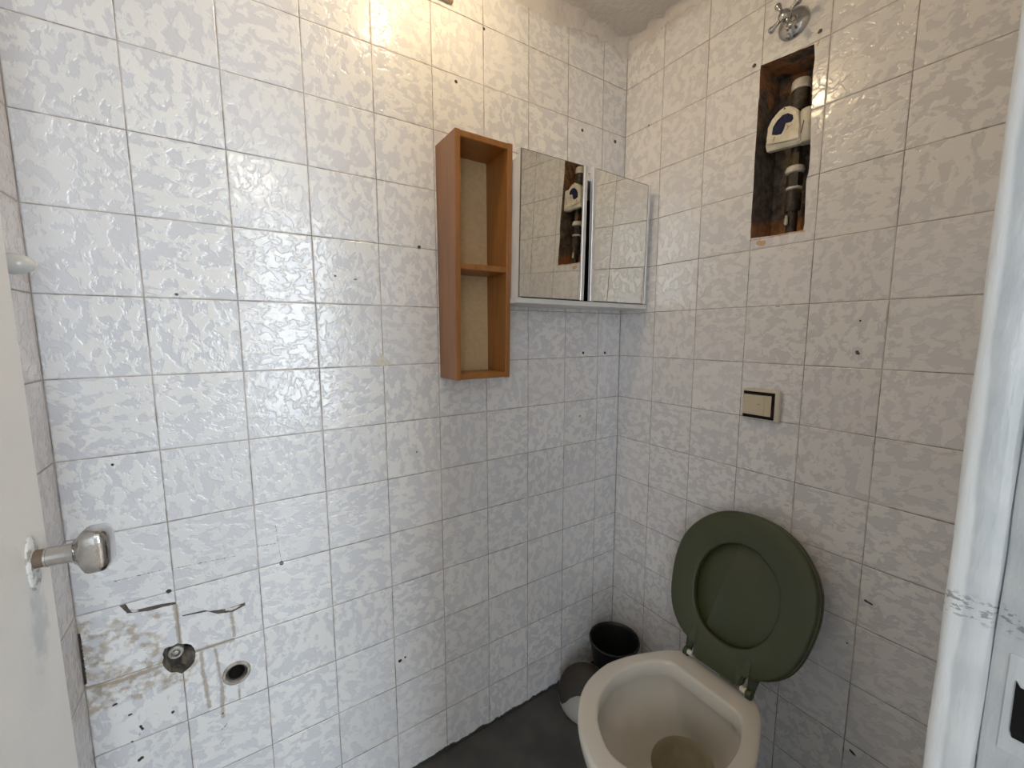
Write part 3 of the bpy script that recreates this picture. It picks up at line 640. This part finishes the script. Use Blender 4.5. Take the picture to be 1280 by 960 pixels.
# ------------------------------------------------------------------ plumbing stubs in the back wall
ws = thing('water_stub', 'corroded water pipe end in a broken hole low on the left of the tiled wall', 'pipe', (-1.319, 0, .596))
wc = Vector((-1.3185,.020,.5965))
bm = bmesh.new(); lathe(bm, wc, (0,-1,0), [(.0135,0),(.0135,.012),(.0118,.0135),(.0085,.0135),(.0080,.003)], 24, True, True); link('socket', bm, M['fitting'], ws, True, 40)
bm = bmesh.new(); lathe(bm, wc+Vector((0,-.0065,0)), (0,-1,0), [(.0045,0),(.0045,.006),(.002,.0065)], 14); link('plug', bm, M['fitting'], ws, True, 40)
bm = bmesh.new(); rr = random.Random(4)
lump = [(-.016*cos(t)*(1+rr.uniform(-.15,.15)), .018*sin(t)*(1+rr.uniform(-.15,.15))) for t in [2*pi*i/14 for i in range(14)]]
loft(bm, [[(-1.2985+x*k, y0, .580+z*k) for x, z in lump] for y0, k in ((.022,1.0),(.008,.95),(.000,.75),(-.003,.4))]); link('mortar_lump', bm, M['hole'], ws, True)
dp_ = thing('drain_outlet', 'open round drain outlet with dirty grey collar, low on the tiled wall', 'drain', (-1.2166, 0, .506))
bm = bmesh.new(); lathe(bm, (-1.2166,-.0006,.5062), (0,-1,0), [(.0212,-.010),(.0208,.0015),(.0215,.0030),(.0245,.0026),(.0265,.0012),(.0275,.0000)], 32, False, False); link('collar', bm, M['collar'], dp_, True)
bm = bmesh.new(); lathe(bm, (-1.2166,-.0006,.5062), (0,1,0), [(.0192,.004),(.0192,.050),(.0165,.050),(.0160,.004),(.0192,.004)], 28, False, False); link('pipe_end', bm, M['pipein'], dp_, True, 40)

# ------------------------------------------------------------------ peg on the left wall
pg = bmesh.new(); lathe(pg, (XL+.0006,-.082,1.3755), (1,0,.05), [(.0150,0),(.0165,.003),(.0155,.012),(.0135,.020),(.0100,.0265),(.0050,.030),(.001,.031)], 28)
tag(link('wall_peg', pg, M['ceramic'], None, True), 'white ceramic peg on the left wall, peeking out past the open door edge', 'peg')

# ------------------------------------------------------------------ lamp on the main wall and its bulb
lb = thing('wall_lamp', 'small brown lamp base at the very top of the tiled wall', 'lamp', (-.73, 0, 2.095))
bm = bmesh.new(); box(bm, -.800, -.6505, -.012, -.0008, 2.0975, 2.175, .002); link('base', bm, M['lampbox'], lb)
bm = bmesh.new(); box(bm, -.795, -.6545, -.0135, -.0122, 2.1035, 2.170); link('cover', bm, M['lampin'], lb)
cl = thing('ceiling_bulb', 'bare warm bulb in a small ceiling holder above the room', 'bulb', (-.757, -.272, 2.226))
bm = bmesh.new(); lathe(bm, (-.757,-.272,ZC-.0005), (0,0,-1), [(.040,0),(.040,.008),(.022,.012),(.020,.024)], 28); link('holder', bm, M['ceramic'], cl, True, 40)
t = NT('warm_bulb'); t.b.inputs['Base Color'].default_value = (1,.8,.5,1); t.b.inputs['Emission Color'].default_value = (1,.71,.37,1); t.b.inputs['Emission Strength'].default_value = 140; M['glow'] = t.m
bm = bmesh.new(); lathe(bm, (-.757,-.272,ZC-.0250), (0,0,-1), [(.012,0),(.016,.010),(.027,.026),(.030,.040),(.025,.056),(.014,.065),(.002,.068)], 28); link('bulb', bm, M['glow'], cl, True)

# ------------------------------------------------------------------ daylight through the hall, and an added side fill
def area(name, loc, target, sx, sy, power, c):
    l = bpy.data.lights.new(name, 'AREA'); l.shape = 'RECTANGLE'; l.size = sx; l.size_y = sy; l.energy = power; l.color = c
    o = bpy.data.objects.new(name, l); col.objects.link(o); o.location = loc
    o.rotation_euler = (Vector(target)-Vector(loc)).to_track_quat('-Z', 'Y').to_euler(); return o
area('hall_window_light', (-.42,-4.1,1.40), (-.60,0,1.25), 1.05, 2.2, 84, (.81,.92,1.0))
area('hall_side_fill_light', (-3.3,-2.7,1.45), (0,-.45,1.15), 2.4, 2.1, 52, (.88,.94,1.0))  # unseen fill added to brighten the right wall; no window known there
hl = bpy.data.lights.new('hall_ceiling_lamp', 'POINT'); hl.energy = 14; hl.shadow_soft_size = .07; hl.color = (1, .90, .74)
ho = bpy.data.objects.new('hall_ceiling_lamp', hl); col.objects.link(ho); ho.location = (-.95, -3.0, 2.48)
w = bpy.data.worlds.new('World'); scn.world = w; w.use_nodes = True
w.node_tree.nodes['Background'].inputs[0].default_value = (.6,.7,.8,1); w.node_tree.nodes['Background'].inputs[1].default_value = .3

# ------------------------------------------------------------------ camera
cam = bpy.data.cameras.new('camera'); cam.sensor_width = 36; cam.lens = 523.4694/1280*36; cam.clip_start = .01
co = bpy.data.objects.new('camera', cam); col.objects.link(co)
co.location = (-1.1684, -1.0645, -.5204+ZA); co.rotation_euler = (1.452, .0024, -.5812)
scn.camera = co
scn.view_settings.view_transform = 'Standard'; scn.view_settings.look = 'None'; scn.view_settings.exposure = .1; scn.view_settings.gamma = 1.25
